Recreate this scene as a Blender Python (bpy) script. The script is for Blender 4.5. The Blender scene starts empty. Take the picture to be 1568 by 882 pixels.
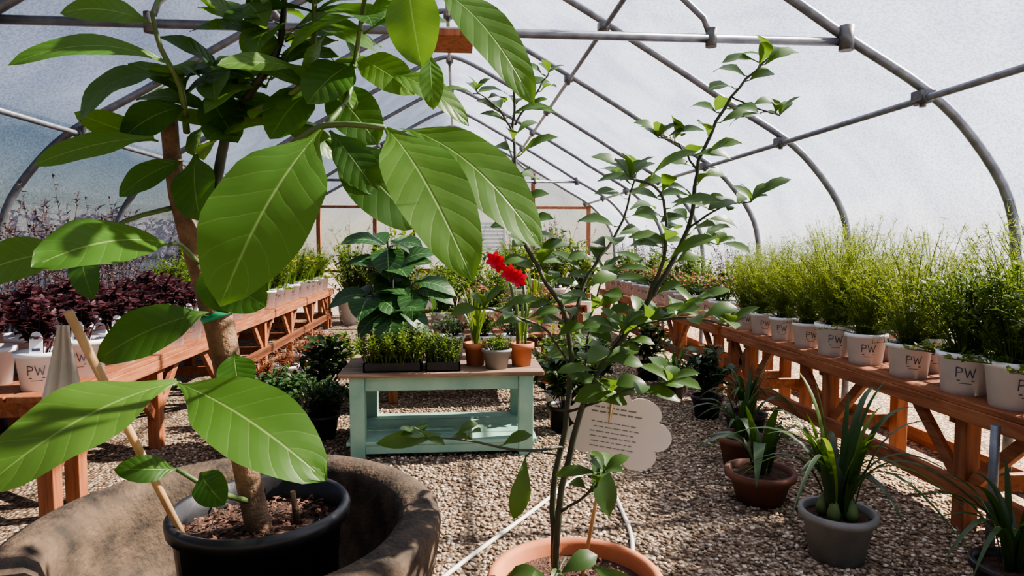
import bpy, math, random
import numpy as np
from mathutils import Vector as V, Matrix
random.seed(7)
R=random.uniform
S=bpy.context.scene

# ------------------------------------------------------------ materials
def newmat(name):
    m=bpy.data.materials.new(name); m.use_nodes=True
    nt=m.node_tree; nt.nodes.clear()
    o=nt.nodes.new('ShaderNodeOutputMaterial')
    return m,nt,o
def N(nt,t,**k):
    n=nt.nodes.new(t)
    for a,b in k.items(): setattr(n,a,b)
    return n
def ramp(nt,stops,src):
    r=N(nt,'ShaderNodeValToRGB'); e=r.color_ramp.elements
    while len(e)<len(stops): e.new(.5)
    for i,(p,c) in enumerate(stops):
        e[i].position=p; e[i].color=(*c,1) if len(c)==3 else c
    nt.links.new(src,r.inputs[0]); return r.outputs[0]
def noise(nt,scale,detail=3,vec=None,dist=0):
    n=N(nt,'ShaderNodeTexNoise'); n.inputs['Scale'].default_value=scale; n.inputs['Detail'].default_value=detail
    n.inputs['Distortion'].default_value=dist
    if vec is None:
        tc=N(nt,'ShaderNodeTexCoord'); vec=tc.outputs['Object']
    nt.links.new(vec,n.inputs['Vector']); return n.outputs['Fac']
def mixc(nt,a,b,fac,mode='MIX'):
    m=N(nt,'ShaderNodeMix',data_type='RGBA',blend_type=mode)
    if isinstance(fac,(int,float)): m.inputs[0].default_value=fac
    else: nt.links.new(fac,m.inputs[0])
    for i,x in ((6,a),(7,b)):
        if isinstance(x,tuple): m.inputs[i].default_value=(*x,1)
        else: nt.links.new(x,m.inputs[i])
    return m.outputs[2]
def math_(nt,op,a,b=None):
    m=N(nt,'ShaderNodeMath',operation=op)
    for i,x in enumerate((a,b)):
        if x is None: continue
        if isinstance(x,(int,float)): m.inputs[i].default_value=x
        else: nt.links.new(x,m.inputs[i])
    return m.outputs[0]
def bump(nt,h,strength,dist=.01):
    b=N(nt,'ShaderNodeBump'); b.inputs['Strength'].default_value=strength; b.inputs['Distance'].default_value=dist
    nt.links.new(h,b.inputs['Height']); return b.outputs[0]
def prin(nt,col,rough=.6,metal=0,normal=None,spec=.5):
    p=N(nt,'ShaderNodeBsdfPrincipled')
    if isinstance(col,tuple): p.inputs['Base Color'].default_value=(*col,1)
    else: nt.links.new(col,p.inputs['Base Color'])
    p.inputs['Roughness'].default_value=rough; p.inputs['Metallic'].default_value=metal
    p.inputs['Specular IOR Level'].default_value=spec
    if normal is not None: nt.links.new(normal,p.inputs['Normal'])
    return p.outputs[0]

def simple(name,c1,c2,scale=8,rough=.6,metal=0,bs=.2,bd=.004,spec=.5,detail=4):
    m,nt,o=newmat(name); f=noise(nt,scale,detail)
    c=ramp(nt,[(.3,c1),(.7,c2)],f)
    nt.links.new(prin(nt,c,rough,metal,bump(nt,noise(nt,scale*6,3),bs,bd),spec),o.inputs[0]); return m
def wood(name,c1,c2,c3,axis='Y',rough=.65):
    m,nt,o=newmat(name)
    tc=N(nt,'ShaderNodeTexCoord'); mp=N(nt,'ShaderNodeMapping')
    sc={'X':(1.2,14,14),'Y':(14,1.2,14),'Z':(14,14,1.2)}[axis]
    mp.inputs['Scale'].default_value=sc
    nt.links.new(tc.outputs['Object'],mp.inputs[0])
    f=noise(nt,2.2,6,mp.outputs[0],.6)
    isl=N(nt,'ShaderNodeNewGeometry').outputs['Random Per Island']
    c=ramp(nt,[(.3,c1),(.5,c2),(.72,c3)],f)
    c=mixc(nt,c,tuple(x*.55 for x in c1),math_(nt,'MULTIPLY',isl,.55))
    nt.links.new(prin(nt,c,rough,0,bump(nt,f,.35,.006)),o.inputs[0]); return m
def leafmat(name,c1,c2,trans=.35,rough=.42,veins=False,veincol=(.35,.48,.16),spec=.4,tcol=None,vlat=.25):
    m,nt,o=newmat(name)
    isl=N(nt,'ShaderNodeNewGeometry').outputs['Random Per Island']
    c=mixc(nt,c1,c2,isl)
    nz=noise(nt,9,3)
    c=mixc(nt,c,tuple(x*.7 for x in c1),math_(nt,'MULTIPLY',nz,.5))
    nrm=None
    if veins:
        uv=N(nt,'ShaderNodeUVMap'); sp=N(nt,'ShaderNodeSeparateXYZ'); nt.links.new(uv.outputs[0],sp.inputs[0])
        av=math_(nt,'ABSOLUTE',math_(nt,'SUBTRACT',sp.outputs[1],.5))
        mid=ramp(nt,[(.0,(.9,.9,.9)),(.022,(0,0,0))],av)
        wob=math_(nt,'MULTIPLY',noise(nt,7,2),.6)
        lat=math_(nt,'FRACT',math_(nt,'ADD',math_(nt,'SUBTRACT',math_(nt,'MULTIPLY',sp.outputs[0],8.),math_(nt,'MULTIPLY',av,3.0)),wob))
        latd=math_(nt,'ABSOLUTE',math_(nt,'SUBTRACT',lat,.5))
        latm=ramp(nt,[(.0,(vlat,vlat,vlat)),(.05,(0,0,0))],latd)
        c=mixc(nt,c,veincol,latm); c=mixc(nt,c,veincol,mid)
        nrm=bump(nt,math_(nt,'SUBTRACT',math_(nt,'SQRT',latd),mid),.3,.005)
    p=prin(nt,c,rough,0,nrm,spec)
    t=N(nt,'ShaderNodeBsdfTranslucent')
    tc=tcol or tuple(min(1,x*y) for x,y in zip(c2,(2.4,2.1,.7)))
    nt.links.new(mixc(nt,c,tc,.65),t.inputs[0])
    mx=N(nt,'ShaderNodeMixShader'); mx.inputs[0].default_value=trans
    nt.links.new(p,mx.inputs[1]); nt.links.new(t.outputs[0],mx.inputs[2])
    nt.links.new(mx.outputs[0],o.inputs[0]); return m

def gravel_mat():
    m,nt,o=newmat('gravel'); tc=N(nt,'ShaderNodeTexCoord')
    vo=N(nt,'ShaderNodeTexVoronoi'); vo.inputs['Scale'].default_value=42; nt.links.new(tc.outputs['Object'],vo.inputs['Vector'])
    sp=N(nt,'ShaderNodeSeparateColor'); nt.links.new(vo.outputs['Color'],sp.inputs[0])
    c=ramp(nt,[(0,(.11,.072,.05)),(.35,(.245,.175,.12)),(.7,(.40,.31,.225)),(1,(.56,.47,.38))],sp.outputs[0])
    d=ramp(nt,[(.35,(1,1,1)),(.75,(.25,.22,.2))],vo.outputs['Distance'])
    c=mixc(nt,c,d,.8,'MULTIPLY')
    c=mixc(nt,c,ramp(nt,[(.35,(.72,.66,.6)),(.65,(1,1,1))],noise(nt,.9,4)),.7,'MULTIPLY')
    inv=math_(nt,'SUBTRACT',1.,vo.outputs['Distance'])
    nt.links.new(prin(nt,c,.85,0,bump(nt,inv,.9,.02),.2),o.inputs[0]); return m
def pebble_mat():
    m,nt,o=newmat('pebble')
    isl=N(nt,'ShaderNodeNewGeometry').outputs['Random Per Island']
    c=ramp(nt,[(0,(.09,.06,.042)),(.3,(.22,.155,.105)),(.65,(.385,.295,.21)),(.9,(.54,.44,.345)),(1,(.78,.70,.60))],isl)
    nt.links.new(prin(nt,c,.75,0,bump(nt,noise(nt,150,2),.3,.002),.25),o.inputs[0]); return m
def film_mat(name='poly_film',tr=.46,col=(.345,.385,.50)):
    m,nt,o=newmat(name)
    f=noise(nt,60,3); f2=noise(nt,1.3,3,None,1.0)
    c=ramp(nt,[(.40,tuple(x*.6 for x in col)),(.60,tuple(min(1,x*1.15) for x in col))],f)
    c=mixc(nt,c,ramp(nt,[(.35,(.70,.70,.80)),(.65,(1,1,1))],f2),.9,'MULTIPLY')
    a=N(nt,'ShaderNodeBsdfTransparent'); a.inputs[0].default_value=(.95,.96,1,1)
    t=N(nt,'ShaderNodeBsdfTranslucent'); nt.links.new(c,t.inputs[0])
    g=N(nt,'ShaderNodeBsdfPrincipled'); nt.links.new(c,g.inputs['Base Color']); g.inputs['Roughness'].default_value=.35
    m1=N(nt,'ShaderNodeMixShader'); m1.inputs[0].default_value=.2
    nt.links.new(t.outputs[0],m1.inputs[1]); nt.links.new(g.outputs[0],m1.inputs[2])
    m2=N(nt,'ShaderNodeMixShader')
    nt.links.new(ramp(nt,[(.35,(1-tr+.12,)*3),(.65,(1-tr-.12,)*3)],f),m2.inputs[0])
    nt.links.new(a.outputs[0],m2.inputs[1]); nt.links.new(m1.outputs[0],m2.inputs[2])
    nt.links.new(m2.outputs[0],o.inputs[0]); return m

GRAVEL=gravel_mat(); PEB=pebble_mat(); FILM=film_mat(); FILMB=film_mat('back_film',.65,(.9,.93,.95))
METAL=simple('galvanised_steel',(.11,.12,.14),(.21,.22,.25),14,.42,.55,.1,.001)
CLAMP=simple('clamp_steel',(.06,.06,.065),(.14,.14,.14),20,.5,.6)
CEDAR=wood('cedar_wood',(.16,.05,.018),(.28,.095,.038),(.38,.16,.072),'Y')
CEDARZ=wood('cedar_wood_post',(.18,.054,.02),(.32,.105,.04),(.42,.17,.076),'Z')
WEATH=wood('weathered_wood',(.13,.075,.045),(.27,.17,.11),(.42,.30,.22),'X')
MINT=simple('mint_paint',(.18,.34,.27),(.31,.48,.37),5,.6,0,.4,.003)
TERRA=simple('terracotta',(.40,.125,.052),(.53,.205,.10),6,.8,0,.15,.002)
TERRAD=simple('terracotta_dark',(.11,.042,.028),(.18,.07,.045),6,.7)
BLACKP=simple('black_plastic',(.010,.010,.012),(.022,.022,.025),8,.38)
WHITEP=simple('white_plastic',(.70,.72,.79),(.82,.84,.89),6,.45,0,.03,.001)
GREYP=simple('grey_pot',(.17,.165,.16),(.25,.245,.24),7,.7)
INK=simple('label_ink',(.03,.035,.07),(.05,.05,.1),10,.6)
SOIL=simple('soil_mulch',(.035,.018,.012),(.15,.075,.05),28,.95,0,1,.02)
BARKCHIP=leafmat('bark_chip',(.10,.045,.03),(.26,.13,.09),0,.9)
STONE=simple('planter_stone',(.014,.010,.007),(.105,.068,.042),11,.85,0,.8,.008,detail=9)
BARK=simple('tree_bark',(.085,.05,.03),(.25,.15,.09),16,.85,0,.9,.008,detail=6)
STEMD=simple('dark_stem',(.018,.022,.015),(.05,.06,.03),20,.6)
STEMG=simple('green_stem',(.05,.09,.025),(.10,.16,.05),12,.5)
BAMBOO=simple('bamboo',(.38,.22,.10),(.55,.36,.19),10,.55)
PAPER=simple('placard_card',(.62,.54,.51),(.68,.60,.56),4,.7,0,.02,.001)
CLOTH=simple('cloth_grey',(.36,.34,.33),(.5,.47,.45),9,.85,0,.3,.003)
PRINT=simple('printed_text',(.16,.15,.17),(.22,.2,.2),9,.7)
HOSE=simple('white_hose',(.6,.58,.55),(.72,.7,.66),6,.5)
TAPE=simple('green_tape',(.01,.22,.11),(.02,.3,.16),6,.4)
CONC=simple('painted_white_wood',(.6,.62,.62),(.72,.74,.74),6,.6)
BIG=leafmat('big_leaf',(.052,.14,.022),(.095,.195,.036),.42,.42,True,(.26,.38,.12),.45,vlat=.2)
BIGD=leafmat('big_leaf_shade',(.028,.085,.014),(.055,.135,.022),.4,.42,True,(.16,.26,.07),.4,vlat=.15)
SHR=leafmat('shrub_leaf',(.034,.082,.020),(.072,.145,.032),.35,.42,False,spec=.45)
FINE=leafmat('fine_leaf',(.12,.185,.035),(.20,.265,.06),.42,.55)
FINE2=leafmat('fine_leaf_deep',(.065,.12,.025),(.13,.19,.045),.35,.5)
MIDG=leafmat('mid_leaf',(.055,.11,.02),(.12,.20,.04),.33,.45)
BLUEG=leafmat('blue_leaf',(.03,.075,.03),(.06,.125,.05),.25,.5)
DARKG=leafmat('dark_leaf',(.014,.036,.010),(.03,.072,.018),.25,.42,spec=.4)
VARI=leafmat('veined_leaf',(.018,.06,.016),(.032,.09,.026),.22,.42,True,(.25,.42,.17),vlat=.45,spec=.35)
PURP=leafmat('purple_leaf',(.035,.014,.018),(.08,.025,.034),.22,.5,tcol=(.15,.04,.05))
TWIG=leafmat('dry_twig',(.07,.045,.05),(.13,.08,.08),.1,.7,tcol=(.2,.12,.12))
OUTT=leafmat('outdoor_dry_leaf',(.035,.025,.032),(.075,.055,.06),.1,.8,tcol=(.1,.07,.08))
PINK=leafmat('pink_bloom',(.42,.08,.10),(.6,.2,.2),.4,.5,tcol=(.8,.2,.2))
RUST=leafmat('rust_leaf',(.16,.06,.03),(.27,.11,.05),.3,.5,tcol=(.4,.14,.06))
RED=leafmat('red_petal',(.42,.004,.018),(.54,.008,.03),.25,.45,tcol=(.65,.01,.03))
YEL=leafmat('yellow_petal',(.75,.5,.02),(.85,.65,.05),.35,.5,tcol=(.9,.7,.05))

# ------------------------------------------------------------ mesh builder
PROF={'ovate':lambda t:max(0,math.sin(math.pi*t**.82))**.72,
 'big':lambda t:max(0,math.sin(math.pi*t**1.12))**.62*(.25+.75*min(1,t*3.2)),
 'obovate':lambda t:max(0,math.sin(math.pi*t**1.35))**.8,
 'lance':lambda t:max(0,math.sin(math.pi*t**.9))**1.0,
 'strap':lambda t:min(1,.35+t*3)*max(0,1-t**3.2)**.8,
 'needle':lambda t:1-t}
class MB:
    def __init__(s): s.v=[];s.f=[];s.m=[];s.uv=[];s.sm=[];s.mats=[]
    def mi(s,mat):
        if mat not in s.mats: s.mats.append(mat)
        return s.mats.index(mat)
    def face(s,idx,mi,uv=None,sm=True):
        s.f.append(idx); s.m.append(mi); s.uv.append(uv or [(0,0)]*len(idx)); s.sm.append(sm)
    def leaf(s,base,tip,w,mat,arch=.12,n=(0,0,1),seg=3,cols=3,shape='ovate',fold=.2,wave=0,ctrl=None):
        base=V(base);tip=V(tip);d=tip-base;L=d.length
        if L<1e-5: return
        n=V(n); nn=n-d*(n.dot(d)/d.dot(d))
        if nn.length<1e-3: nn=V((.3,.5,.1)); nn=nn-d*(nn.dot(d)/d.dot(d))
        nn.normalize(); side=d.cross(nn).normalized()
        c=V(ctrl) if ctrl is not None else base+d*.5+nn*arch*L*2
        k=len(s.v); pf=PROF[shape]; mi=s.mi(mat); ph=R(0,6)
        cs=[-1+2*j/(cols-1) for j in range(cols)]
        for i in range(seg+1):
            t=i/seg
            p=base*(1-t)**2+c*2*t*(1-t)+tip*t*t
            tg=((c-base)*(1-t)+(tip-c)*t).normalized()
            ln=side.cross(tg)
            hw=w/2*pf(min(1,max(.0,t)))
            if i==0: hw=max(hw,w*.03)
            for q in cs:
                s.v.append(p+side*q*hw+ln*(fold*abs(q)*hw+wave*w*q*q*math.sin(t*15+ph+q*1.5)))
        for i in range(seg):
            for j in range(cols-1):
                a=k+i*cols+j
                s.face((a,a+1,a+cols+1,a+cols),mi,[(i/seg,(cs[j]+1)/2),(i/seg,(cs[j+1]+1)/2),((i+1)/seg,(cs[j+1]+1)/2),((i+1)/seg,(cs[j]+1)/2)])
    def tube(s,pts,rad,mat,sides=6,cap=True):
        pts=[V(p) for p in pts]; n=len(pts)
        if isinstance(rad,(int,float)): rad=[rad]*n
        k=len(s.v); mi=s.mi(mat)
        ref=None
        for i,p in enumerate(pts):
            t=(pts[min(n-1,i+1)]-pts[max(0,i-1)]).normalized()
            if ref is None:
                ref=t.cross(V((0,0,1)))
                if ref.length<.1: ref=t.cross(V((0,1,0)))
            ref=(ref-t*ref.dot(t)).normalized(); b=t.cross(ref)
            for j in range(sides):
                a=2*math.pi*j/sides
                s.v.append(p+(ref*math.cos(a)+b*math.sin(a))*rad[i])
        for i in range(n-1):
            for j in range(sides):
                a=k+i*sides+j; b2=k+i*sides+(j+1)%sides
                s.face((a,b2,b2+sides,a+sides),mi)
        if cap and sides>3:
            s.face(tuple(range(k+sides-1,k-1,-1)),mi,sm=False)
            s.face(tuple(range(k+(n-1)*sides,k+n*sides)),mi,sm=False)
    def lathe(s,prof,mat,c=(0,0,0),n=28,wob=0):
        k=len(s.v); mi=s.mi(mat); c=V(c)
        for (r,z) in prof:
            for j in range(n):
                a=2*math.pi*j/n; rr=r*(1+wob*math.sin(3*a+z*4)+wob*.6*math.sin(7*a+1))
                s.v.append(c+V((rr*math.cos(a),rr*math.sin(a),z)))
        for i in range(len(prof)-1):
            for j in range(n):
                a=k+i*n+j;b=k+i*n+(j+1)%n
                s.face((a,b,b+n,a+n),mi)
    def disc(s,r,z,mat,c=(0,0,0),n=28,bumpy=.0):
        k=len(s.v); mi=s.mi(mat); c=V(c); s.v.append(c+V((0,0,z+bumpy)))
        for q in (.5,1):
            for j in range(n):
                a=2*math.pi*j/n; s.v.append(c+V((q*r*math.cos(a),q*r*math.sin(a),z+(R(-1,1)*bumpy if q<1 else 0))))
        for j in range(n):
            j2=(j+1)%n
            s.face((k,k+1+j,k+1+j2),mi); s.face((k+1+j,k+1+n+j,k+1+n+j2,k+1+j2),mi)
    def box(s,lo,hi,mat,M=None):
        k=len(s.v); mi=s.mi(mat)
        for z in (lo[2],hi[2]):
            for y in (lo[1],hi[1]):
                for x in (lo[0],hi[0]):
                    p=V((x,y,z)); s.v.append(M@p if M else p)
        for f in ((0,2,3,1),(4,5,7,6),(0,1,5,4),(2,6,7,3),(0,4,6,2),(1,3,7,5)):
            s.face(tuple(k+i for i in f),mi,sm=False)
    def beam(s,a,b,w,h,mat):
        a=V(a);b=V(b);d=(b-a);L=d.length;d.normalize()
        x=d.cross(V((0,0,1)))
        if x.length<.05: x=V((1,0,0))
        x.normalize(); y=x.cross(d)
        M=Matrix((( x[0],d[0],y[0],a[0]),(x[1],d[1],y[1],a[1]),(x[2],d[2],y[2],a[2]),(0,0,0,1)))
        s.box((-w/2,0,-h/2),(w/2,L,h/2),mat,M)
    def mesh(s,name):
        me=bpy.data.meshes.new(name); me.from_pydata([tuple(v) for v in s.v],[],s.f)
        for m in s.mats: me.materials.append(m)
        me.polygons.foreach_set('material_index',s.m); me.polygons.foreach_set('use_smooth',s.sm)
        ul=me.uv_layers.new(name='UVMap'); fl=[c for f in s.uv for u in f for c in u]
        ul.data.foreach_set('uv',fl); me.update(); return me
    def obj(s,name,loc=(0,0,0),rz=0,parent=None,bevel=0):
        o=bpy.data.objects.new(name,s.mesh(name)); S.collection.objects.link(o); o.location=loc; o.rotation_euler=(0,0,rz)
        if parent: o.parent=parent
        if bevel:
            b=o.modifiers.new('bevel','BEVEL'); b.width=bevel; b.segments=2; b.limit_method='ANGLE'
        return o
def inst(name,me,loc,rz=0,sc=1):
    o=bpy.data.objects.new(name,me); S.collection.objects.link(o); o.location=loc; o.rotation_euler=(0,0,rz)
    o.scale=sc if isinstance(sc,tuple) else (sc,)*3; return o
def empty(name):
    o=bpy.data.objects.new(name,None); S.collection.objects.link(o); return o

# ------------------------------------------------------------ floor
mb=MB(); mb.box((-45,-12,-.1),(45,60,0),GRAVEL); mb.obj('floor')
def pebbles():
    rng=np.random.default_rng(3); n=32000
    ph=(1+5**.5)/2
    iv=np.array([(-1,ph,0),(1,ph,0),(-1,-ph,0),(1,-ph,0),(0,-1,ph),(0,1,ph),(0,-1,-ph),(0,1,-ph),(ph,0,-1),(ph,0,1),(-ph,0,-1),(-ph,0,1)])/1.9
    fi=np.array([(0,11,5),(0,5,1),(0,1,7),(0,7,10),(0,10,11),(1,5,9),(5,11,4),(11,10,2),(10,7,6),(7,1,8),(3,9,4),(3,4,2),(3,2,6),(3,6,8),(3,8,9),(4,9,5),(2,4,11),(6,2,10),(8,6,7),(9,8,1)])
    y=2.3+6.5*rng.random(n)**1.5; x=rng.uniform(-2.3,3.3,n)
    keep=(np.hypot(x+.70,y-2.08)>.66)&(np.hypot(x-.4,y-2.14)>.33); x=x[keep];y=y[keep];n=len(x)
    sc=rng.uniform(.007,.017,(n,3)); sc[:,2]*=.65
    j=rng.uniform(.8,1.2,(n,12,1))
    v=iv[None]*j*sc[:,None,:]
    a=rng.uniform(0,6.28,n); c,s_=np.cos(a),np.sin(a)
    vx=v[:,:,0]*c[:,None]-v[:,:,1]*s_[:,None]; vy=v[:,:,0]*s_[:,None]+v[:,:,1]*c[:,None]
    v=np.stack([vx+x[:,None],vy+y[:,None],v[:,:,2]+.004],2).reshape(-1,3)
    f=(fi[None]+12*np.arange(n)[:,None,None]).reshape(-1)
    me=bpy.data.meshes.new('gravel_pebbles'); me.vertices.add(len(v)); me.vertices.foreach_set('co',v.ravel())
    me.loops.add(len(f)); me.loops.foreach_set('vertex_index',f)
    me.polygons.add(len(f)//3); me.polygons.foreach_set('loop_start',np.arange(0,len(f),3)); me.polygons.foreach_set('loop_total',np.full(len(f)//3,3))
    me.materials.append(PEB); me.update(calc_edges=True); me.validate()
    o=bpy.data.objects.new('gravel_pebbles',me); S.collection.objects.link(o)
pebbles()

# ------------------------------------------------------------ greenhouse
CX=-.09
half=[(3.73,0),(3.75,.8),(3.74,1.4),(3.66,1.88),(3.40,2.27),(3.07,2.57),(2.5,2.90),(2.11,3.14),(1.41,3.55),(.75,3.92),(.3,4.16),(0,4.25)]
def smooth(pts,sub=5):
    out=[]
    P=[pts[0]]+pts+[pts[-1]]
    for i in range(1,len(P)-2):
        for k in range(sub):
            t=k/sub; p0,p1,p2,p3=P[i-1],P[i],P[i+1],P[i+2]
            out.append(tuple(.5*((2*b)+(-a+c)*t+(2*a-5*b+4*c-d)*t*t+(-a+3*b-3*c+d)*t**3) for a,b,c,d in zip(p0,p1,p2,p3)))
    out.append(pts[-1]); return out
full=[(x,z) for x,z in half]+[(-x,z) for x,z in reversed(half[:-1])]
prof=smooth(full,4)
HY=[.32+1.83*k for k in range(9)]
YB=HY[-1]+.15
fr=empty('greenhouse_frame')
for i,y in enumerate(HY):
    mb=MB(); mb.tube([(CX+x,y,z) for x,z in prof],.031,METAL,12)
    mb.obj('hoop_%d'%(i+1),parent=fr)
purl=[(3.04,2.52),(-3.04,2.52),(1.39,3.50),(-1.39,3.50),(0,4.18)]
mb=MB()
for x,z in purl:
    mb.tube([(CX+x,HY[0]-.2,z),(CX+x,YB-.1,z)],.022,METAL,10)
mb.obj('purlins',parent=fr)
mb=MB()
for x,z in purl:
    for y in HY:
        mb.tube([(CX+x,y-.06,z),(CX+x,y+.06,z)],.036,CLAMP,10)
        mb.tube([(CX+x,y,z-.05),(CX+x,y,z+.07)],.02,CLAMP,8)
        mb.box((CX+x-.05,y-.045,z-.012),(CX+x+.05,y+.045,z+.05),CLAMP)
mb.obj('clamps',parent=fr)
mb=MB()
for k in (2,7):
    y=HY[k]
    mb.tube([(CX-2.5,y,2.86),(CX+2.5,y,2.86)],.026,METAL,10)
    for sx in (-1,1):
        mb.tube([(CX+sx*2.5,y-.03,2.80),(CX+sx*2.5,y-.03,2.95)],.045,CLAMP,8)
        mb.tube([(CX+sx*1.65,y,2.86),(CX+sx*1.6,y,2.98),(CX+sx*1.2,y,3.33),(CX+sx*1.05,y,3.72)],.02,METAL,8)
        mb.tube([(CX+sx*1.65,y-.0,2.81),(CX+sx*1.65,y,2.92)],.036,CLAMP,8)
mb.tube([(CX,HY[5],4.2),(CX,HY[5],3.7)],.006,CLAMP,5)
mb.obj('tie_bars',parent=fr)
mb=MB(); mb.box((-.17,3.78,2.775),(.10,4.12,2.815),CEDARZ); mb.box((-.17,3.78,2.815),(-.14,4.12,2.86),CEDARZ); mb.box((.07,3.78,2.815),(.10,4.12,2.86),CEDARZ); mb.obj('wooden_hanger_box',bevel=.004)

def film(name,idx0,idx1,off=.036):
    pts=prof[idx0:idx1+1]; mb=MB(); mi=mb.mi(FILM); ys=[HY[0]-1.0]+[HY[0]+(YB-HY[0])*j/90 for j in range(91)]
    for y in ys:
        ph=((y-HY[0])%1.83)/1.83; sag=.03*math.sin(math.pi*ph)
        for i,(x,z) in enumerate(pts):
            l=math.hypot(x,z-1.2); o=off-sag*.6+.006*math.sin(y*9+x*5+z*7)*math.sin(math.pi*ph)
            mb.v.append(V((CX+x+x/l*o,y,z+(z-1.2)/l*o+.01)))
    n=len(pts)
    for a in range(len(ys)-1):
        for b in range(n-1):
            k=a*n+b; mb.face((k,k+1,k+n+1,k+n),mi)
    return mb.obj(name)
nP=len(prof)
i1=next(i for i,p in enumerate(prof) if p[1]>=.8); i2=next(i for i,p in enumerate(prof) if p[1]>=2.56)
film('wall_right',i1,i2); film('ceiling',i2,nP-1-i2); film('wall_left',nP-1-i2,nP-1-i1)
for sx,nm in ((1,'right'),(-1,'left')):
    mb=MB(); x=CX+sx*3.80
    mb.tube([(x,HY[0]-1,.80),(x,YB,.80)],.035,WHITEP,10); mb.obj('trim_%d'%(1 if sx>0 else 2))
    mb=MB(); mb.box((x-.02,HY[0]-1,0),(x+.02,YB,.12),CEDAR); mb.obj('baseboard_'+nm)
# back wall
mb=MB(); mi=mb.mi(FILMB)
for x,z in prof: mb.v+= [V((CX+x,YB,z)),V((CX+x*.0,YB,max(.0,min(z,2.4))))]
for i in range(len(prof)-1):
    k=2*i; mb.face((k,k+2,k+3,k+1),mi,sm=False)
wb=mb.obj('wall_back')
mb=MB(); y0=YB-.10;y1=YB-.02
for x in (-3.1,-1.85,1.75,3.05):
    zt=2.5 if abs(x)>3 else 3.2
    mb.box((x-.045,y0,0),(x+.045,y1,zt),CEDARZ)
for x0,x1,z in ((-3.1,-1.85,2.45),(1.75,3.05,2.45),(-1.9,1.8,3.2),(-3.1,-1.85,1.0),(1.75,3.05,1.0),(-1.85,1.75,2.45)):
    mb.box((x0,y0+.01,z-.03),(x1,y1-.01,z+.03),CEDAR)
for x in (-.55,.55): mb.box((x-.04,y0,2.45),(x+.04,y1,3.85),CONC)
mb.beam((-1.9,y0+.04,3.2),(-.09,y0+.04,4.12),.05,.1,CONC); mb.beam((1.8,y0+.04,3.2),(-.09,y0+.04,4.12),.05,.1,CONC)
mb.obj('back_frame',parent=wb,bevel=.004)
mb=MB(); mb.box((-1.0,y0-.02,.02),(-.94,y0,2.1),CEDAR);mb.box((-.1,y0-.02,.02),(-.04,y0,2.1),CEDAR)
for z in (.02,.95,2.02): mb.box((-.94,y0-.02,z),(-.1,y0,z+.1),CEDAR)
mb.box((-.94,y0-.012,.12),(-.1,y0-.006,.95),CONC); mb.tube([(-.16,y0-.06,1.0),(-.16,y0-.02,1.0)],.03,METAL,8); mb.box((-.94,y0-.012,1.05),(-.1,y0-.008,2.02),FILMB)
mb.obj('door_1')
mb=MB(); mb.box((.45,y0-.10,1.45),(1.1,y0-.06,1.5),CONC);mb.box((.45,y0-.10,2.05),(1.1,y0-.06,2.1),CONC);mb.box((.45,y0-.1,1.45),(.5,y0-.02,2.1),CONC);mb.box((1.05,y0-.1,1.45),(1.1,y0-.02,2.1),CONC)
for i in range(6):
    z=1.52+i*.088; mb.beam((.5,y0-.06,z+.03),(1.05,y0-.06,z+.03),.02,.06,CONC)
mb.obj('exhaust_fan_louver')

# ------------------------------------------------------------ benches
def bench(name,x0,x1,y0,y1,z,aisle,postmat=CEDARZ,step=1.35,low=True,extra=()):
    mb=MB(); nb=5; w=(x1-x0)/nb
    for i in range(nb): mb.box((x0+i*w+.006,y0,z-.035),(x0+(i+1)*w-.006,y1,z),CEDAR)
    for x in (x0,x1-.04): mb.box((x,y0,z-.115),(x+.04,y1,z-.035),CEDAR)
    ys=list(extra);y=y0+.12
    while y<y1-.1: ys.append(y); y+=step
    ys.append(y1-.12)
    for y in ys:
        for x in (x0+.05,x1-.14):
            mb.box((x,y-.045,0),(x+.09,y+.045,z-.035),postmat)
        mb.box((x0+.05,y+.05,z-.16),(x1-.05,y+.09,z-.04),CEDAR)
        if low: mb.box((x0+.05,y+.05,.18),(x1-.05,y+.09,.28),CEDAR)
        ax=x0+.095 if aisle<0 else x1-.095
        for sy in (-1,1):
            yy=y+sy*.42
            if y0<yy<y1: mb.beam((ax,y+sy*.03,z-.5),(ax,yy,z-.10),.04,.07,CEDAR)
    ax=x0+.04 if aisle<0 else x1-.08
    if low: mb.box((ax-.0,y0,.18),(ax+.04,y1,.29),CEDAR)
    return mb.obj(name,bevel=.005)
BZ=.75
bench('plant_bench',2.75,3.5,1.9,6.6,BZ,-1)
bench('plant_bench',2.75,3.5,6.75,12.5,BZ,-1)
bench('plant_bench',-3.5,-2.28,3.82,6.9,BZ,1,low=False,extra=(4.2,))
bench('plant_bench',-3.5,-2.4,7.1,13,BZ,1)
bench('plant_bench',-.75,1.1,6.5,7.5,.70,-1)
bench('plant_bench',.7,1.9,9.4,12.6,.72,-1)
mb=MB(); mb.tube([(2.68,3.0,0),(2.68,3.0,BZ-.05)],.022,METAL,10); mb.obj('support_pipe')

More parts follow.
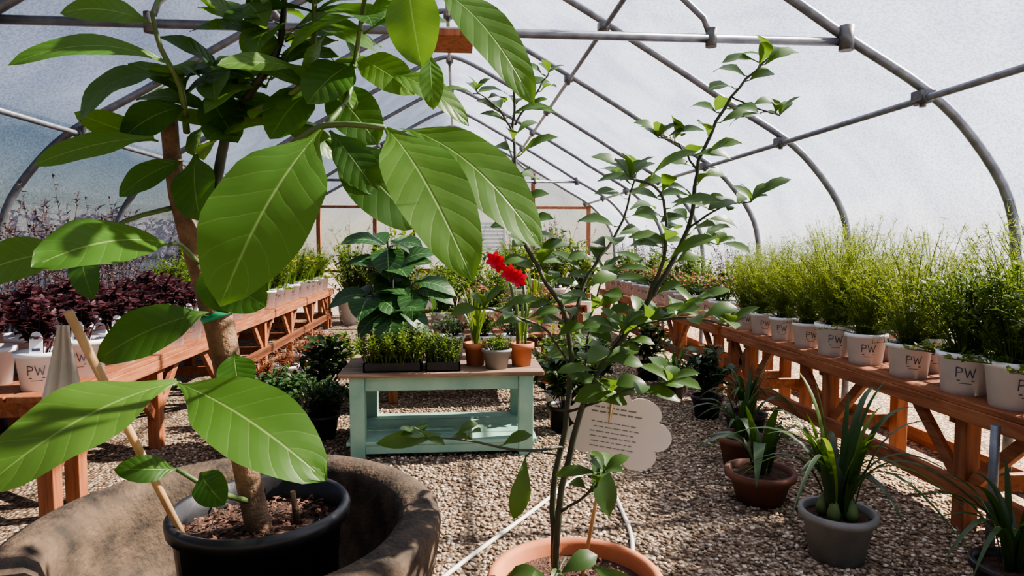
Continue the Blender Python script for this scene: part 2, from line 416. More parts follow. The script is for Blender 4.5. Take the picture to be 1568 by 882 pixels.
def worktable():
    mb=MB(); x0,x1,y0,y1,z=-.86,.63,4.85,5.7,.65
    for i in range(6):
        w=(y1-y0+.04)/6; mb.box((x0-.02,y0-.03+i*w+.003,z-.032),(x1+.02,y0-.03+(i+1)*w-.003,z+R(-.0005,0)),WEATH)
    for x in (x0+.06,x1-.17):
        for y in (y0,y1-.11): mb.box((x,y,0),(x+.11,y+.11,z-.032),MINT)
    for y in (y0+.02,y1-.06): mb.box((x0+.17,y,z-.14),(x1-.17,y+.04,z-.034),MINT)
    for x in (x0+.08,x1-.12): mb.box((x,y0+.11,z-.14),(x+.04,y1-.11,z-.034),MINT)
    for i in range(4):
        w=(y1-y0)/4; mb.box((x0+.03,y0+.005+i*w,.10),(x1-.03,y0+(i+1)*w-.01,.13),MINT)
    mb.box((x0+.17,y0+.01,.035),(x1-.17,y0+.05,.10),MINT)
    return mb.obj('painted_work_table',bevel=.005)
worktable()

# ------------------------------------------------------------ plant parts
def pot(mb,r,h,mat,c=(0,0,0),taper=.76,rim=.03,rimt=.008,soil=SOIL,n=28):
    mb.lathe([(0.001,0),(r*taper,0),(r*(taper+(1-taper)*(1-rim/h))-.002,h-rim),(r+rimt,h-rim),(r+rimt,h),(r-.012,h),(r-.018,h-.04)],mat,c,n)
    mb.disc(r-.016,h-.035,soil,c,n,.006)
def label(mb,r,h,taper,c=(0,0,0)):
    mi=mb.mi(INK); c=V(c)
    def st(u0,v0,u1,v1,t):
        d=math.hypot(u1-u0,v1-v0); nx,ny=-(v1-v0)/d*t/2,(u1-u0)/d*t/2
        k=len(mb.v)
        for u,v in ((u0-nx,v0-ny),(u1-nx,v1-ny),(u1+nx,v1+ny),(u0+nx,v0+ny)):
            rr=r*(taper+(1-taper)*v/h)+.003; a=-math.pi/2+u/rr
            mb.v.append(c+V((rr*math.cos(a),rr*math.sin(a),v)))
        mb.face((k,k+1,k+2,k+3),mi)
    q=h/.25*.85; b=h*.44; t=.006*q
    for seg in ((-.055,b,-.055,b+.07),(-.055,b+.07,-.02,b+.062),(-.02,b+.062,-.02,b+.038),(-.02,b+.038,-.055,b+.032),
                (-.005,b+.07,.012,b),(.012,b,.027,b+.055),(.027,b+.055,.042,b),(.042,b,.06,b+.07)):
        st(seg[0]*q,h*.44+(seg[1]-b)*q,seg[2]*q,h*.44+(seg[3]-b)*q,t)
    st(-.05*q,h*.36,.055*q,h*.36,.006*q); st(-.035*q,h*.29,.04*q,h*.29,.004*q)
def rdir(zmin=.2,zmax=1.):
    a=R(0,6.283); z=R(zmin,zmax); s=math.sqrt(max(0,1-z*z)); return V((s*math.cos(a),s*math.sin(a),z))
def wispy(mb,z0,h,spread,nst,nn,mat,stem,nl=.05,w=.004,bloom=None,r0=.07,fall=.35,u0=.15):
    for i in range(nst):
        a=R(0,6.283); b=V((math.cos(a)*R(0,r0),math.sin(a)*R(0,r0),z0)); q=R(.2,1)
        o=V((math.cos(a),math.sin(a),0))*spread*q**.7; hh=h*R(.6,1.08)*(1-fall*q*q)
        c=b+V((0,0,hh*.6+.05))+o*.25; t=b+o+V((0,0,hh))
        pts=[b*(1-u)**2+c*2*u*(1-u)+t*u*u for u in (0,.25,.5,.75,1)]
        mb.tube(pts,[.003,.0026,.002,.0017,.001],stem,3,False)
        for k in range(nn):
            u=R(u0,1); p=b*(1-u)**2+c*2*u*(1-u)+t*u*u; d=rdir(-.1,1)
            mb.leaf(p,p+d*nl*R(.6,1.2),w,mat,.05,(R(-1,1),R(-1,1),R(0,1)),1,2,'needle',0)
        if bloom: 
            for _ in range(3): mb.leaf(t,t+rdir(.1,.8)*.03,.022,bloom,.1,seg=2)
def bush(mb,z0,h,spread,nst,nl,L,W,mat,stem,shape='ovate',bloom=None,nb=0,seg=2,sr=.004,cols=3,r0=.05):
    for i in range(nst):
        a=R(0,6.283); q=R(.1,1); b=V((math.cos(a)*R(0,r0),math.sin(a)*R(0,r0),z0))
        o=V((math.cos(a),math.sin(a),0))*spread*q; hh=h*R(.7,1.05)*(1-.4*q*q)
        c=b+V((0,0,hh*.6))+o*.3; t=b+o+V((0,0,hh))
        pt=lambda u:b*(1-u)**2+c*2*u*(1-u)+t*u*u
        mb.tube([pt(u) for u in (0,.33,.66,1)],[sr,sr*.8,sr*.6,sr*.4],stem,4,False)
        for k in range(nl):
            u=1-R(0,.8)**1.3; p=pt(u); d=(rdir(-.15,.8)+o.normalized()*.3).normalized(); l=L*R(.6,1.15)
            mb.leaf(p,p+d*l,W*R(.7,1.1),mat,.12,(R(-.4,.4),R(-.4,.4),1),seg,cols,shape,.2)
        for k in range(nb):
            p=pt(R(.8,1))+V((R(-.02,.02),R(-.02,.02),R(0,.03)))
            for _ in range(5): mb.leaf(p,p+rdir(.0,.8)*.03,.022,bloom,.1,seg=2)
def straps(mb,z0,n,L,W,mat,lean=.5,r0=.03,seg=7,c=(0,0),fold=.35,zf=1):
    for i in range(n):
        a=6.283*i/n+R(-.4,.4); o=V((math.cos(a),math.sin(a),0)); q=R(.15,1)*lean; l=L*R(.7,1.1)
        b=V((c[0],c[1],z0))+o*R(0,r0)
        zt=max(.12,1-1.25*q**1.6)
        tip=b+o*l*q*1.0+V((0,0,l*zf*zt*.95))
        ct=b+o*l*q*.22+V((0,0,l*zf*(.55+.30*q)))
        mb.leaf(b,tip,W*R(.8,1.1),mat,0,V((o.x*-.3,o.y*-.3,1))+o*.9,seg,3,'strap',fold,ctrl=ct)
def tag(mb,x,y,z0,h=.17,w=.07):
    mi=mb.mi(WHITEP); k=len(mb.v); pr=[(-w/2,0),(w/2,0),(w/2,h*.75),(w*.3,h*.95),(0,h),(-w*.3,h*.95),(-w/2,h*.75)]
    for yy in (0,.003):
        for a,b in pr: mb.v.append(V((x+a,y+yy+b*.15,z0+b)))
    n=len(pr)
    mb.face(tuple(range(k,k+n)),mi,sm=False); mb.face(tuple(range(k+2*n-1,k+n-1,-1)),mi,sm=False)
    for j in range(n): mb.face((k+j,k+(j+1)%n,k+n+(j+1)%n,k+n+j),mi,sm=False)
    mb.box((x-.012,y-.002+h*.12,z0+h*.72),(x+.012,y+h*.12+.001,z0+h*.82),INK); mb.box((x-w*.3,y-.002+h*.05,z0+h*.3),(x+w*.3,y+h*.05,z0+h*.4),INK)

def mk(name,fn):
    mb=MB(); fn(mb); return mb.mesh(name)
def wp(mb): pot(mb,.145,.24,WHITEP,taper=.8); label(mb,.145,.24,.8)
M_W=[]
for i in range(3):
    def f(mb):
        wp(mb); wispy(mb,.20,.84,.35,105,42,FINE,FINE2,.05,.0048,fall=.4); wispy(mb,.20,.40,.34,46,32,FINE2,FINE2,.045,.006,fall=.9)
    M_W.append(mk('wispy_%d'%i,f))
M_B=[]
for i in range(2):
    def f(mb):
        wp(mb); bush(mb,.2,.54,.33,54,26,.055,.022,MIDG,FINE2,'ovate'); wispy(mb,.2,.70,.34,34,26,FINE2,FINE2,.05,.006); bush(mb,.2,.06,.32,26,16,.055,.022,MIDG,FINE2)
    M_B.append(mk('leafy_%d'%i,f))
def f(mb): wp(mb); bush(mb,.21,.28,.22,44,16,.05,.026,MIDG,STEMD,bloom=PINK,nb=1)
M_P=mk('pinkb',f)
def f(mb): wp(mb); bush(mb,.21,.24,.2,40,14,.045,.024,BLUEG,STEMD)
M_G=mk('greenb',f)
def f(mb): wp(mb); bush(mb,.21,.36,.21,30,9,.075,.055,PURP,PURP,seg=3); tag(mb,.0,-.12,.2)
M_PU=mk('purpleb',f)
def f(mb): wp(mb); wispy(mb,.2,1.08,.26,34,26,TWIG,TWIG,.05,.011,TWIG,u0=.4)
M_TW=mk('twigs',f)
def f(mb):
    wp(mb); straps(mb,.21,44,.5,.018,MIDG,.55,.07,5)
    for _ in range(5):
        p=V((R(-.12,.12),R(-.12,.12),R(.55,.66))); mb.tube([(p.x*.4,p.y*.4,.2),p],.004,MIDG,4)
        for k in range(6): mb.leaf(p,p+rdir(-.1,.6)*.045,.025,YEL,.1,seg=2)
M_D=mk('daff',f)
def f(mb): wp(mb); bush(mb,.2,.22,.2,40,14,.05,.022,RUST,RUST)
M_R=mk('rust',f)
def f(mb): pot(mb,.15,.22,BLACKP); bush(mb,.18,.34,.3,60,16,.075,.036,BLUEG,STEMD)
M_BL=mk('bluebush',f)
def f(mb): pot(mb,.16,.22,BLACKP); straps(mb,.19,26,.54,.032,DARKG,.9,.06,9)
M_SD=mk('strapdark',f)
def f(mb): pot(mb,.15,.22,BLACKP); bush(mb,.18,.5,.24,22,10,.15,.06,DARKG,STEMD,seg=4)
M_DB=mk('darkbush',f)
def f(mb): wp(mb); bush(mb,.18,.75,.3,34,18,.09,.04,MIDG,STEMD,seg=3); wispy(mb,.2,.95,.3,10,10,TWIG,TWIG,.05,.01,u0=.5)
M_TB=mk('tallbush',f)
def f(mb): bush(mb,0,1.9,1.1,80,30,.17,.07,OUTT,OUTT,seg=2,sr=.014,r0=.3)
M_OUT=mk('drybush',f)

def put(nm,me,x,y,z=BZ,rz=-.5,s=1): inst(nm,me,(x,y,z),rz+R(-.3,.3),s*R(.93,1.07))
ys=[2.35,2.75,3.15,3.5,3.97,4.42,4.8,5.2,5.6,6.0,6.35]
for i,y in enumerate(ys):
    if y<3.7: put('potted_leafy_perennial',M_B[i%2],2.92,y,s=1.0)
    else: put('potted_feathery_perennial',M_W[i%3],2.92,y,s=.95 if y<5 else .88)
    put('potted_feathery_perennial',M_W[(i+1)%3],3.20,y+.15,s=1.0 if y<5.5 else .9)
y=7.0;i=0
while y<12.3:
    put('potted_flowering_plant' if i%3 else 'potted_green_plant',(M_P,M_G,M_P)[i%3],2.93,y,s=1)
    put('potted_leafy_perennial',(M_TB,M_TW,M_P,M_B[0])[i%4],3.2,y+.1,s=.85)
    y+=.40;i+=1
# left bench
y=4.05;i=0
while y<6.8:
    put('potted_purple_heuchera',M_PU,-2.45,y,rz=.5,s=.92); put('potted_purple_heuchera',M_PU,-2.85,y+.15,rz=.5,s=1.)
    put('potted_dormant_shrub',M_TW,-3.24,y+.05,rz=.5)
    y+=.42;i+=1
y=7.3;i=0
while y<12.8:
    put(('potted_daffodil','potted_daffodil','potted_green_plant')[i%3],(M_D,M_D,M_B[0])[i%3],-2.6,y,rz=.4)
    put('potted_green_plant',(M_B[1],M_TB,M_D)[i%3],-3.1,y+.1,rz=.4,s=.9)
    y+=.45;i+=1
y=5.9
for i in range(9):
    put('potted_rusty_groundcover',M_R,-1.95+(.35 if i%2 else 0),y,0,rz=.3); y+=.42
for (x,y,me,nm) in ((-1.12,5.45,M_BL,'potted_blue_green_bush'),(-1.5,5.75,M_BL,'potted_blue_green_bush'),(-1.55,4.95,M_BL,'potted_blue_green_bush'),(.92,5.5,M_DB,'potted_green_bush'),(-1.25,6.3,M_DB,'potted_green_bush'),(.95,6.0,M_TB,'potted_green_bush'),(-.9,6.3,M_TB,'potted_green_bush'),(1.35,6.3,M_DB,'potted_green_bush'),
    (2.35,5.1,M_SD,'potted_strap_leaf_plant'),(2.3,5.8,M_DB,'potted_green_bush'),(2.25,6.6,M_SD,'potted_strap_leaf_plant'),(2.25,7.5,M_DB,'potted_green_bush'),(2.40,2.55,M_SD,'potted_strap_leaf_plant')):
    inst(nm,me,(x,y,0),R(0,6),R(.9,1.05))
for i,(x,y,me) in enumerate(((-.55,6.75,M_TB),(-.15,6.72,M_B[0]),(.25,6.75,M_P),(.65,6.75,M_G),(.95,6.8,M_P),(-.5,7.15,M_D),(-.05,7.2,M_TB),(.4,7.2,M_B[1]),(.85,7.2,M_D))):
    inst('potted_green_plant',me,(x,y,.70),R(-.3,.3),R(.85,1))
y=9.7
while y<12.5:
    put('potted_green_plant',random.choice((M_R,M_D,M_B[0],M_TB)),.95,y,.72,0,1); put('potted_green_plant',random.choice((M_TW,M_G,M_TB)),1.5,y+.1,.72,0,1); y+=.45
for x,s in ((-2.1,2.2),(-1.7,1.7),(-1.3,2.1),(.3,1.9),(1.5,1.5),(2.1,2.1),(2.6,1.8)): 
    inst('potted_tall_plant',random.choice((M_TB,M_TB,M_B[0])),(x,13.6+R(-.3,.3),0),R(0,6),s)
for i in range(10):
    inst('dry_garden_shrub',M_OUT,(-5.4-R(0,.8),2.8+i*1.3,0),R(0,6),R(.85,1.25))

# ------------------------------------------------------------ items on work table
TZ=.65
mb=MB(); pot(mb,.2,.26,BLACKP,n=32)
for (hx,hy,hz) in ((0,0,.78),(.16,.05,.64),(-.18,.0,.58),(.02,-.12,.46),(-.05,.08,.98)):
    mb.tube([(0,0,.2),(hx*.5,hy*.5,hz*.6),(hx,hy,hz)],[.016,.013,.008],STEMD,6)
    for k in range(6):
        a=k*2.4+R(-.3,.3); el=R(-1.0,.35); o=V((math.cos(a),math.sin(a),0)); b=V((hx,hy,hz-.03*(k%3)))
        mb.leaf(b+o*.03,b+o*.38*math.cos(el)+V((0,0,.34*math.sin(el))),.25*R(.8,1.1),VARI,.14,(0,-.5,1),6,5,'ovate',.12,.02)
mb.obj('potted_veined_foliage_plant',(-.52,5.36,TZ))
def tray(name,x0,x1,y0,y1):
    mb=MB(); z=TZ
    mb.box((x0,y0,z),(x1,y1,z+.01),BLACKP)
    for a in ((x0,y0,x1,y0+.012),(x0,y1-.012,x1,y1),(x0,y0,x0+.012,y1),(x1-.012,y0,x1,y1)): mb.box((a[0],a[1],z),(a[2],a[3],z+.07),BLACKP)
    mb.box((x0+.012,y0+.012,z+.01),(x1-.012,y1-.012,z+.05),SOIL)
    m2=MB(); bush(m2,0,.2,.10,14,18,.03,.014,FINE2,FINE2,r0=.04)
    for ix in range(4):
        for iy in range(3):
            px=x0+(ix+.5)*(x1-x0)/4; py=y0+(iy+.5)*(y1-y0)/3; k=len(mb.v); s=R(.6,1.5)
            mi={i:mb.mi(m) for i,m in enumerate(m2.mats)}
            mb.v+=[V((px+v.x*s,py+v.y*s,z+.05+v.z*s)) for v in m2.v]
            for f_,m_,u_,s_ in zip(m2.f,m2.m,m2.uv,m2.sm): mb.face(tuple(i+k for i in f_),mi[m_],u_,s_)
    mb.obj(name)
tray('seedling_tray',-.70,-.27,4.87,5.06); tray('seedling_tray',-.24,.02,4.87,5.25)
def blossom(mb,c,s,mat):
    c=V(c)
    for k in range(6):
        a=k*1.047+.3; o=V((math.cos(a),-.35,math.sin(a))).normalized()
        mb.leaf(c,c+o*s,s*.6,mat,-.14,(0,-1,0),4,3,'ovate',.15)
mb=MB(); pot(mb,.095,.18,TERRA,rim=.045)
straps(mb,.15,5,.5,.035,MIDG,.3,.03)
for x in (-.03,.03):
    mb.tube([(x,0,.15),(x*1.3,0,.45),(x*1.6-.04,0,.68+x)],.012,STEMG,6)
for c in ((-.10,-.05,.73),(-.17,.02,.80),(-.03,-.06,.69),(-.21,.0,.83)): blossom(mb,c,.08,RED)
mb.obj('potted_amaryllis',(.50,5.08,TZ))
mb=MB(); pot(mb,.09,.18,TERRA,rim=.045); straps(mb,.15,14,.56,.026,MIDG,.5,.03); mb.obj('potted_bulb_plant',(.14,5.12,TZ))
mb=MB(); pot(mb,.11,.15,GREYP,rim=.02); bush(mb,.12,.13,.12,30,12,.04,.016,MIDG,STEMG); mb.obj('potted_small_herb',(.30,4.99,TZ))
for x,y,me in ((-.05,5.5,M_G),(.22,5.5,M_P),(.48,5.5,M_G)): inst('potted_green_plant',me,(x,y,TZ),R(-.3,.3),.78)

# ------------------------------------------------------------ stone planter + big-leaf tree
PX,PY=-.70,2.08
mb=MB(); mb.lathe([(.001,0),(.36,0),(.46,.10),(.58,.40),(.625,.60),(.640,.70),(.632,.735),(.60,.75),(.535,.745),(.505,.72),(.49,.66),(.475,.55),(.42,.40),(.001,.38)],STONE,(PX,PY,0),72,.008)
mb.obj('round_stone_planter')
TX,TY=-.60,2.0
mb=MB()
mb.lathe([(.001,.385),(.21,.385),(.245,.77),(.262,.77),(.265,.80),(.255,.815),(.240,.81),(.236,.72)],BLACKP,(TX,TY,0),56)
mb.disc(.24,.735,SOIL,(TX,TY,0),40,.012)
for _ in range(420):
    a=R(0,6.28);r=.225*math.sqrt(R(0,1)); p=V((TX+r*math.cos(a),TY+r*math.sin(a),.742+R(0,.014))); d=V((R(-1,1),R(-1,1),R(-.3,.3))).normalized()*R(.01,.028)
    mb.leaf(p,p+d,.012,BARKCHIP,.1,seg=2)
tr=smooth([(-.60,1.98,.73),(-.615,1.96,.86),(-.645,1.93,1.11),(-.66,1.87,1.375),(-.70,1.86,1.52),(-.74,1.85,1.68),(-.762,1.85,1.82),(-.77,1.85,1.95)],3)
rr=smooth([(.040,0),(.037,0),(.034,0),(.042,0),(.031,0),(.026,0),(.023,0),(.022,0)],3)
mb.tube(tr,[r[0]*R(.95,1.05) for r in rr],BARK,16)
mb.tube(smooth([(-.63,2.0,.73),(-.655,1.96,1.0),(-.635,1.92,1.2),(-.66,1.90,1.4),(-.71,1.87,1.55)],3),.018,BARK,10)
mb.tube([(-.50,2.03,.73),(-.51,2.02,.84)],[.012,.008],BARK,8)
mb.tube([(-.656,1.868,1.40),(-.662,1.867,1.415)],[.05,.05],TAPE,14)
mb.leaf((-.66,1.82,1.405),(-.76,1.78,1.40),.014,TAPE,.1,seg=3)
def br(pts,r0,r1,mat=STEMG):
    sm=smooth(pts,3); n=len(sm); mb.tube(sm,[r0+(r1-r0)*i/(n-1) for i in range(n)],mat,8)
br([(-.70,1.86,1.5),(-.64,1.83,1.78),(-.60,1.82,1.92),(-.52,1.79,2.02),(-.45,1.77,2.13),(-.43,1.75,2.35)],.015,.007,STEMD)
br([(-.60,1.82,1.92),(-.50,1.75,1.95),(-.38,1.70,2.0),(-.35,1.70,2.13),(-.36,1.72,2.3)],.011,.006)
br([(-.68,1.84,1.62),(-.52,1.72,1.75),(-.40,1.62,1.83),(-.30,1.56,1.875),(-.16,1.52,1.865)],.012,.006)
br([(-.30,1.56,1.875),(-.26,1.62,1.95),(-.25,1.68,2.05),(-.22,1.62,2.16),(-.18,1.5,2.24)],.007,.005)
br([(-.72,1.84,1.9),(-.70,1.76,2.0),(-.72,1.70,2.08),(-.73,1.68,2.16)],.009,.005)
br([(-.66,1.88,1.05),(-.67,1.7,1.2),(-.672,1.62,1.268)],.008,.005)
br([(-.62,1.93,.85),(-.66,1.8,.93),(-.75,1.78,1.0)],.009,.006)
br([(-.70,1.84,1.55),(-.69,1.7,1.6),(-.672,1.60,1.60)],.007,.005)
br([(-.76,1.84,1.7),(-.86,1.78,1.66),(-.93,1.72,1.585)],.007,.005)
FN=(0,-1,.45)
BL=[
((-.305,1.53,1.86),(-.475,1.35,1.475),.235,.08,(-.15,-1,.25),0),
((-.157,1.5,1.86),(.030,1.24,1.53),.155,.12,(.1,-1,.45),0),
((-.128,1.53,1.865),(.180,1.38,1.59),.14,.18,(.15,-1,.5),0),
((-.312,1.62,1.85),(-.096,1.66,1.64),.15,.14,(0,-1,.4),1),
((-.095,1.34,2.13),(-.066,1.29,1.94),.105,.06,(-.2,-1,.2),0),
((-.045,1.45,2.15),(.156,1.33,1.88),.10,.14,(.1,-1,.4),0),
((-.06,1.55,2.04),(-.051,1.49,1.90),.055,.05,(0,-1,.2),0),
((-.184,1.66,2.02),(.03,1.60,1.885),.075,.16,(.1,-1,.7),0),
((-.34,1.76,2.02),(-.204,1.75,1.86),.13,.12,FN,1),
((-.36,1.74,2.0),(-.46,1.68,1.86),.12,.12,FN,1),
((-.68,1.68,2.03),(-.935,1.48,1.975),.075,.16,(-.1,-1,.6),0),
((-.715,1.76,2.03),(-.916,1.70,1.90),.11,.2,(-.4,-1,.7),1),
((-.73,1.67,1.86),(-.963,1.59,1.78),.07,.08,FN,0),
((-.75,1.74,1.86),(-.95,1.74,1.93),.075,-.04,FN,0),
((-.384,1.66,2.03),(-.525,1.52,1.995),.06,.06,FN,0),
((-.728,1.68,2.13),(-.905,1.62,2.13),.08,.16,FN,0),
((-.72,1.68,2.15),(-.64,1.6,2.19),.06,.12,FN,0),
((-.672,1.60,1.60),(-.835,1.36,1.555),.16,.12,(-.1,-1,.6),0),
((-.93,1.72,1.585),(-1.17,1.62,1.50),.13,.12,(0,-1,.7),0),
((-.93,1.72,1.585),(-.86,1.62,1.47),.07,.12,(0,-1,.5),1),
((-.674,1.62,1.27),(-.955,1.36,1.105),.22,.10,(-.25,-.8,.75),0),
((-.670,1.61,1.268),(-.292,1.45,1.075),.19,.12,(.2,-.8,.75),0),
((-.663,1.80,1.42),(-.90,1.70,1.31),.14,.12,(0,-1,.6),1),
((-.714,1.80,1.82),(-.84,1.72,1.72),.08,.1,FN,1),
((-.69,1.82,1.84),(-.66,1.76,1.66),.13,.08,(-.3,-1,.2),1),
((-.64,1.82,1.50),(-.49,1.72,1.44),.13,.12,FN,1),
((-.66,1.84,1.56),(-.60,1.76,1.42),.11,.12,FN,1),
((-.75,1.78,1.0),(-.87,1.7,1.03),.07,.1,FN,1),
((-.69,1.78,.99),(-.60,1.7,.93),.09,.12,FN,1),
((-.62,1.86,1.30),(-.58,1.78,1.20),.10,.1,(.2,-1,.4),1),
((-.25,1.68,2.05),(-.35,1.6,1.93),.12,.1,FN,1),
((-.25,1.68,2.06),(-.10,1.62,1.96),.10,.12,FN,0),
((-.18,1.5,2.24),(-.02,1.42,2.20),.12,.15,FN,0),
((-.66,1.83,2.0),(-.56,1.75,1.86),.11,.1,FN,1),
((-.70,1.80,1.96),(-.84,1.74,1.86),.11,.14,FN,1),
((-.30,1.60,1.87),(-.19,1.60,1.72),.09,.12,FN,1),
]
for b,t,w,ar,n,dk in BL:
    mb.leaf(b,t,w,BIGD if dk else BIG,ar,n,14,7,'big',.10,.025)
random.seed(21)
for node,cnt,L,W in (((-.44,1.77,2.13),9,.24,.09),((-.36,1.72,2.2),9,.25,.09),((-.62,1.84,2.04),8,.2,.085),((-.43,1.75,2.33),9,.26,.10),((-.5,1.8,2.05),8,.22,.09),((-.64,1.83,1.95),7,.19,.08),((-.22,1.62,2.14),5,.2,.08),((-.35,1.7,2.0),6,.2,.08),((-.72,1.84,2.02),6,.18,.075),((-.55,1.8,2.2),7,.24,.09),((-.70,1.72,2.24),6,.2,.07),((-.3,1.7,2.3),6,.22,.08),((-.6,1.82,1.9),5,.18,.075),((-.46,1.76,1.93),5,.2,.08)):
    for k in range(cnt):
        a=k*2.4+R(-.4,.4); el=R(-.5,.6); o=V((math.cos(a),math.sin(a)*.7,0)); b=V(node)+V((0,0,R(-.04,.02)))
        t=b+o*L*R(.8,1.15)*math.cos(el)+V((0,0,L*math.sin(el)))
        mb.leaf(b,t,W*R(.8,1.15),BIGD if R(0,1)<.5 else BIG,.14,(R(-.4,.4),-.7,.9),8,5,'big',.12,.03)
mb.obj('potted_large_leaf_tree')
mb=MB(); mb.tube([(-.77,1.88,.745),(-.85,1.77,1.08),(-.935,1.65,1.44)],[.010,.0105,.011],BAMBOO,10); mb.obj('wooden_stake')
mb=MB(); mi=mb.mi(CLOTH)
for j in range(9):
    t=j/8
    for i in range(13):
        u=i/12; mb.v.append(V((-.975-.02*t+(u-.5)*(.03+.10*t),1.70+.012*math.sin(u*18+t*2),1.40-.25*t)))
for j in range(8):
    for i in range(12):
        k=j*13+i; mb.face((k,k+1,k+14,k+13),mi)
mb.obj('cloth_plant_tag')

# ------------------------------------------------------------ shrub in terracotta
random.seed(5)
mb=MB(); QX,QY=.40,2.15
mb.lathe([(.001,0),(.20,0),(.262,.37),(.295,.37),(.305,.38),(.305,.455),(.298,.465),(.278,.465),(.268,.45),(.255,.38)],TERRA,(QX,QY,0),64)
mb.disc(.262,.41,SOIL,(QX,QY,0),40,.012)
for _ in range(200):
    a=R(0,6.28);r=.24*math.sqrt(R(0,1)); p=V((QX+r*math.cos(a),QY+r*math.sin(a),.415+R(0,.012))); d=V((R(-1,1),R(-1,1),R(-.3,.3))).normalized()*R(.01,.028)
    mb.leaf(p,p+d,.012,BARKCHIP,.1,seg=2)
def shoot(pts,r0,r1,dens=22,L=.11,W=.048,start=.25,tipn=4):
    L*=1.12; W*=1.15
    P=[V(p) for p in pts]; sm=[]
    Q=[P[0]]+P+[P[-1]]
    for i in range(1,len(Q)-2):
        for k in range(5):
            t=k/5; a,b,c,d=Q[i-1],Q[i],Q[i+1],Q[i+2]
            sm.append(.5*((2*b)+(-a+c)*t+(2*a-5*b+4*c-d)*t*t+(-a+3*b-3*c+d)*t**3)+V((R(-.004,.004),R(-.004,.004),0)))
    sm.append(P[-1]); n=len(sm)
    mb.tube(sm,[r0+(r1-r0)*i/(n-1) for i in range(n)],STEMD,7)
    tot=sum((sm[i+1]-sm[i]).length for i in range(n-1)); cnt=int(tot*dens)
    for k in range(cnt):
        u=start+(1-start)*(k+R(0,.6))/max(1,cnt); f_=min(n-1.001,u*(n-1)); i=int(f_); p=sm[i].lerp(sm[i+1],f_-i)
        a=k*2.4+R(-.5,.5); d=V((math.cos(a),math.sin(a)*.8,R(-.25,.55))).normalized()
        l=L*R(.65,1.2); pb=p+d*.02
        mb.tube([p,pb],.002,STEMG,4,False)
        mb.leaf(pb,pb+d*l,W*R(.75,1.2),SHR,.14,(R(-.3,.3),-.7,.9),5,5,'obovate',.18,.03)
    for k in range(tipn):
        a=k*1.7+R(0,1); d=V((math.cos(a),math.sin(a),R(.2,1))).normalized(); mb.leaf(sm[-1],sm[-1]+d*L*R(.5,.9),W*.75,SHR,.12,(0,-.5,1),5,5,'obovate',.18)
y=2.14
shoot([(.33,2.15,.40),(.32,y,.776),(.368,y,1.033),(.368,y,1.33),(.278,2.12,1.50),(.203,2.1,1.65),(.182,2.1,1.87),(.182,2.1,2.10)],.012,.004,20,.10,.045,.42)
shoot([(.34,2.15,.40),(.335,2.12,.71),(.428,2.1,1.118),(.61,2.08,1.397),(.75,2.08,1.65),(.785,2.08,1.87),(.877,2.06,2.07),(.99,2.05,2.19)],.013,.0035,16,.11,.05,.33,3)
shoot([(.61,2.08,1.397),(.65,2.0,1.59),(.62,1.97,1.76),(.52,1.95,1.80)],.007,.003,26,.12,.05)
shoot([(.368,2.14,1.30),(.45,2.2,1.50),(.56,2.24,1.65),(.625,2.25,1.85)],.008,.003,26,.12,.05)
shoot([(.36,2.14,.92),(.2,2.05,.94),(.02,1.98,1.0),(-.12,1.93,1.03)],.006,.002,13,.09,.034,.45,3)
shoot([(.37,2.14,1.04),(.47,2.05,1.10),(.56,2.0,1.15),(.66,1.98,1.17)],.005,.003,34,.12,.055,.3,5)
shoot([(.368,2.14,1.2),(.29,2.05,1.32),(.2,2.0,1.37),(.08,1.98,1.41)],.005,.003,26,.10,.042)
shoot([(.182,2.1,1.95),(.13,2.05,2.02),(.06,2.0,2.06)],.004,.002,28,.09,.04)
shoot([(.182,2.1,1.98),(.24,2.1,2.06),(.29,2.08,2.14)],.004,.002,28,.08,.035)
shoot([(.78,2.08,1.84),(.70,2.05,1.92),(.62,2.0,1.93)],.004,.002,28,.10,.045)
shoot([(.75,2.08,1.65),(.83,2.0,1.72),(.9,1.95,1.73)],.004,.002,30,.10,.045)
shoot([(.72,2.08,1.58),(.80,2.15,1.62),(.9,2.2,1.6)],.004,.002,30,.10,.045)
shoot([(.52,2.09,1.26),(.62,2.2,1.34),(.75,2.25,1.36),(.85,2.3,1.38)],.006,.003,34,.11,.045,.1)
shoot([(.56,2.09,1.32),(.60,1.98,1.36),(.70,1.9,1.38),(.80,1.86,1.36)],.006,.003,34,.11,.045,.1)
shoot([(.42,2.1,1.1),(.46,2.25,1.3),(.52,2.3,1.5)],.006,.003,30,.11,.045,.2)
shoot([(.40,2.1,1.05),(.44,2.0,1.2),(.5,1.95,1.34)],.006,.003,30,.11,.045,.2)
shoot([(.335,2.12,.7),(.42,2.0,.82),(.45,1.95,.9)],.005,.003,20,.1,.05,.3)
shoot([(.36,2.13,.54),(.30,2.0,.53),(.26,1.95,.51)],.005,.003,26,.1,.05,.3)
shoot([(.877,2.06,2.07),(.95,2.0,2.02),(1.0,1.98,2.0)],.003,.002,20,.09,.04)
for b,t,w in (((.22,2.1,.90),(.18,2.08,.70),.07),((.43,2.04,.94),(.475,1.98,.74),.08),((.42,1.95,.6),(.56,1.9,.50),.08),((-.05,1.95,1.03),(-.24,1.9,1.02),.05)):
    mb.leaf(b,t,w,SHR,.08,(.2,-1,.3),8,5,'obovate',.15,.03)
mb.tube([(.33,2.1,.905),(.24,2.1,.92),(.22,2.1,.90)],.003,STEMD,5)
mb.obj('potted_citrus_shrub')

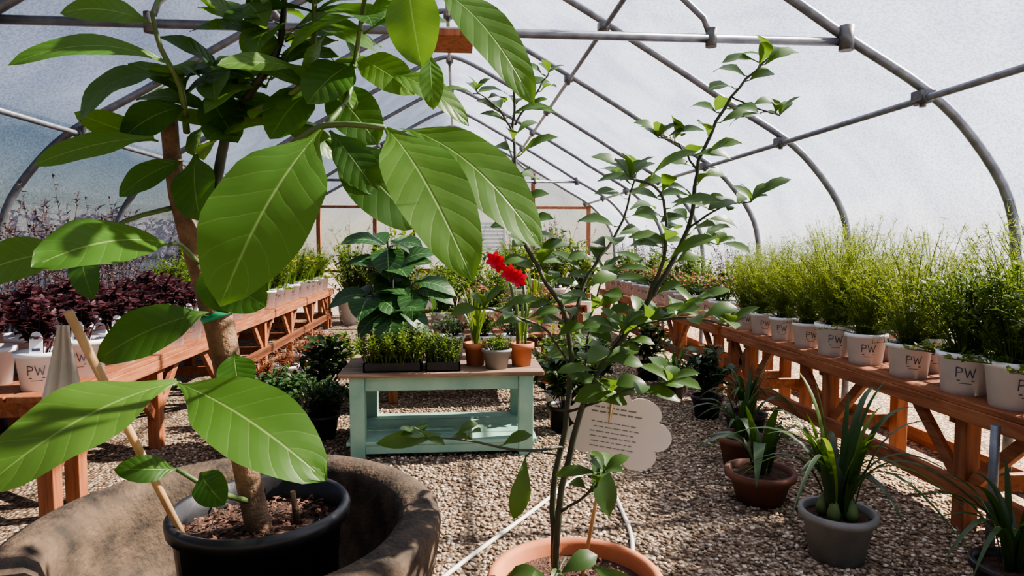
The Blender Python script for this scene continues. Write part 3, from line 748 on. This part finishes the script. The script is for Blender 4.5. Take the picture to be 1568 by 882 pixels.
# placard + stake
sg=empty('plant_info_placard')
mb=MB(); mb.tube([(.44,2.24,.41),(.50,2.24,.75),(.555,2.235,1.12)],.007,BAMBOO,8); mb.obj('stake',parent=sg)
mb=MB(); mi=mb.mi(PAPER); n=140; k=len(mb.v); rx,rz_=.188,.145
ring=[]
for j in range(n):
    a=2*math.pi*j/n; q=.78+.22*abs(math.sin(a*3.5+math.pi/2))**.6
    ring.append((rx*q*math.cos(a),rz_*q*math.sin(a)))
for yy in (0,.006):
    mb.v.append(V((0,yy,0))); 
    for (a,b) in ring: mb.v.append(V((a,yy,b)))
for j in range(n):
    j2=(j+1)%n
    mb.face((0,1+j,1+j2),mi,sm=False); mb.face((n+1,n+2+j2,n+2+j),mi,sm=False); mb.face((1+j,n+2+j,n+2+j2,1+j2),mi,sm=False)
random.seed(9)
for r in range(9):
    z=.072-r*.017; x=-.10+R(0,.02)
    if r in (2,): continue
    while x<.06:
        w=R(.01,.03); hh=.003 if r>1 else .005
        mb.box((x,-.0015,z),(min(.085,x+w),0,z+hh),PRINT); x+=w+.006
o=mb.obj('card',parent=sg); o.location=(.56,2.222,.945); o.rotation_euler=(math.radians(-8),math.radians(8),math.radians(-12))

# hose
mb=MB(); pts=smooth([(-.25,2.75,.014),(0,3.15,.014),(.4,3.72,.014),(.80,4.3,.014),(.92,4.35,.014),(.99,4.1,.014),(.97,3.7,.014),(.93,3.35,.014),(.8,2.9,.014)],8)
mb.tube(pts,.012,HOSE,8); mb.obj('garden_hose')

# right floor specials
random.seed(31)
mb=MB(); pot(mb,.175,.25,GREYP,rim=.035,rimt=.012,n=40,taper=.72)
straps(mb,.2,26,.92,.036,DARKG,.9,.07,12); straps(mb,.2,8,.88,.03,MIDG,.8,.05,12)
for a in range(5): mb.lathe([(.001,.2),(.03,.22),(.035,.25),(.02,.3),(.001,.33)],STEMG,(.07*math.cos(a*1.3),.07*math.sin(a*1.3),0),10)
mb.obj('potted_cymbidium_orchid',(1.93,3.1,0))
mb=MB(); pot(mb,.2,.2,TERRAD,rim=.04,rimt=.014,n=40,taper=.68); straps(mb,.17,9,.55,.085,DARKG,.95,.06,9,fold=.2); mb.obj('potted_broad_leaf_plant',(1.88,3.85,0))
mb=MB(); pot(mb,.17,.22,TERRAD,rim=.04,n=40,taper=.7); straps(mb,.18,18,.55,.04,DARKG,.95,.06,9); mb.obj('potted_clivia',(2.05,4.5,0))

# ------------------------------------------------------------ light
w=bpy.data.worlds.new('sky'); S.world=w; w.use_nodes=True; nt=w.node_tree; nt.nodes.clear()
o=N(nt,'ShaderNodeOutputWorld'); bg=N(nt,'ShaderNodeBackground'); sk=N(nt,'ShaderNodeTexSky')
sk.sky_type='NISHITA'; sk.sun_disc=False; sk.sun_elevation=math.radians(38); sk.sun_rotation=math.radians(75); sk.air_density=1; sk.dust_density=.4
nt.links.new(sk.outputs[0],bg.inputs[0]); bg.inputs[1].default_value=.085; nt.links.new(bg.outputs[0],o.inputs[0])
sd=bpy.data.lights.new('sun','SUN'); sd.energy=38; sd.angle=math.radians(.9); sd.color=(1,.89,.73)
so=bpy.data.objects.new('sun',sd); S.collection.objects.link(so); so.location=(10,5,10)
so.rotation_euler=V((-.78,-.14,-.68)).to_track_quat('-Z','Y').to_euler()

# ------------------------------------------------------------ camera
cd=bpy.data.cameras.new('camera'); co=bpy.data.objects.new('camera',cd); S.collection.objects.link(co)
cd.sensor_width=36; cd.lens=22.96; cd.clip_start=.02
co.location=(0,0,1.6); co.rotation_euler=(math.radians(90-3.8),0,math.radians(-4.8))
S.camera=co
S.view_settings.view_transform='AgX'
try: S.view_settings.look='AgX - Medium High Contrast'
except Exception: pass
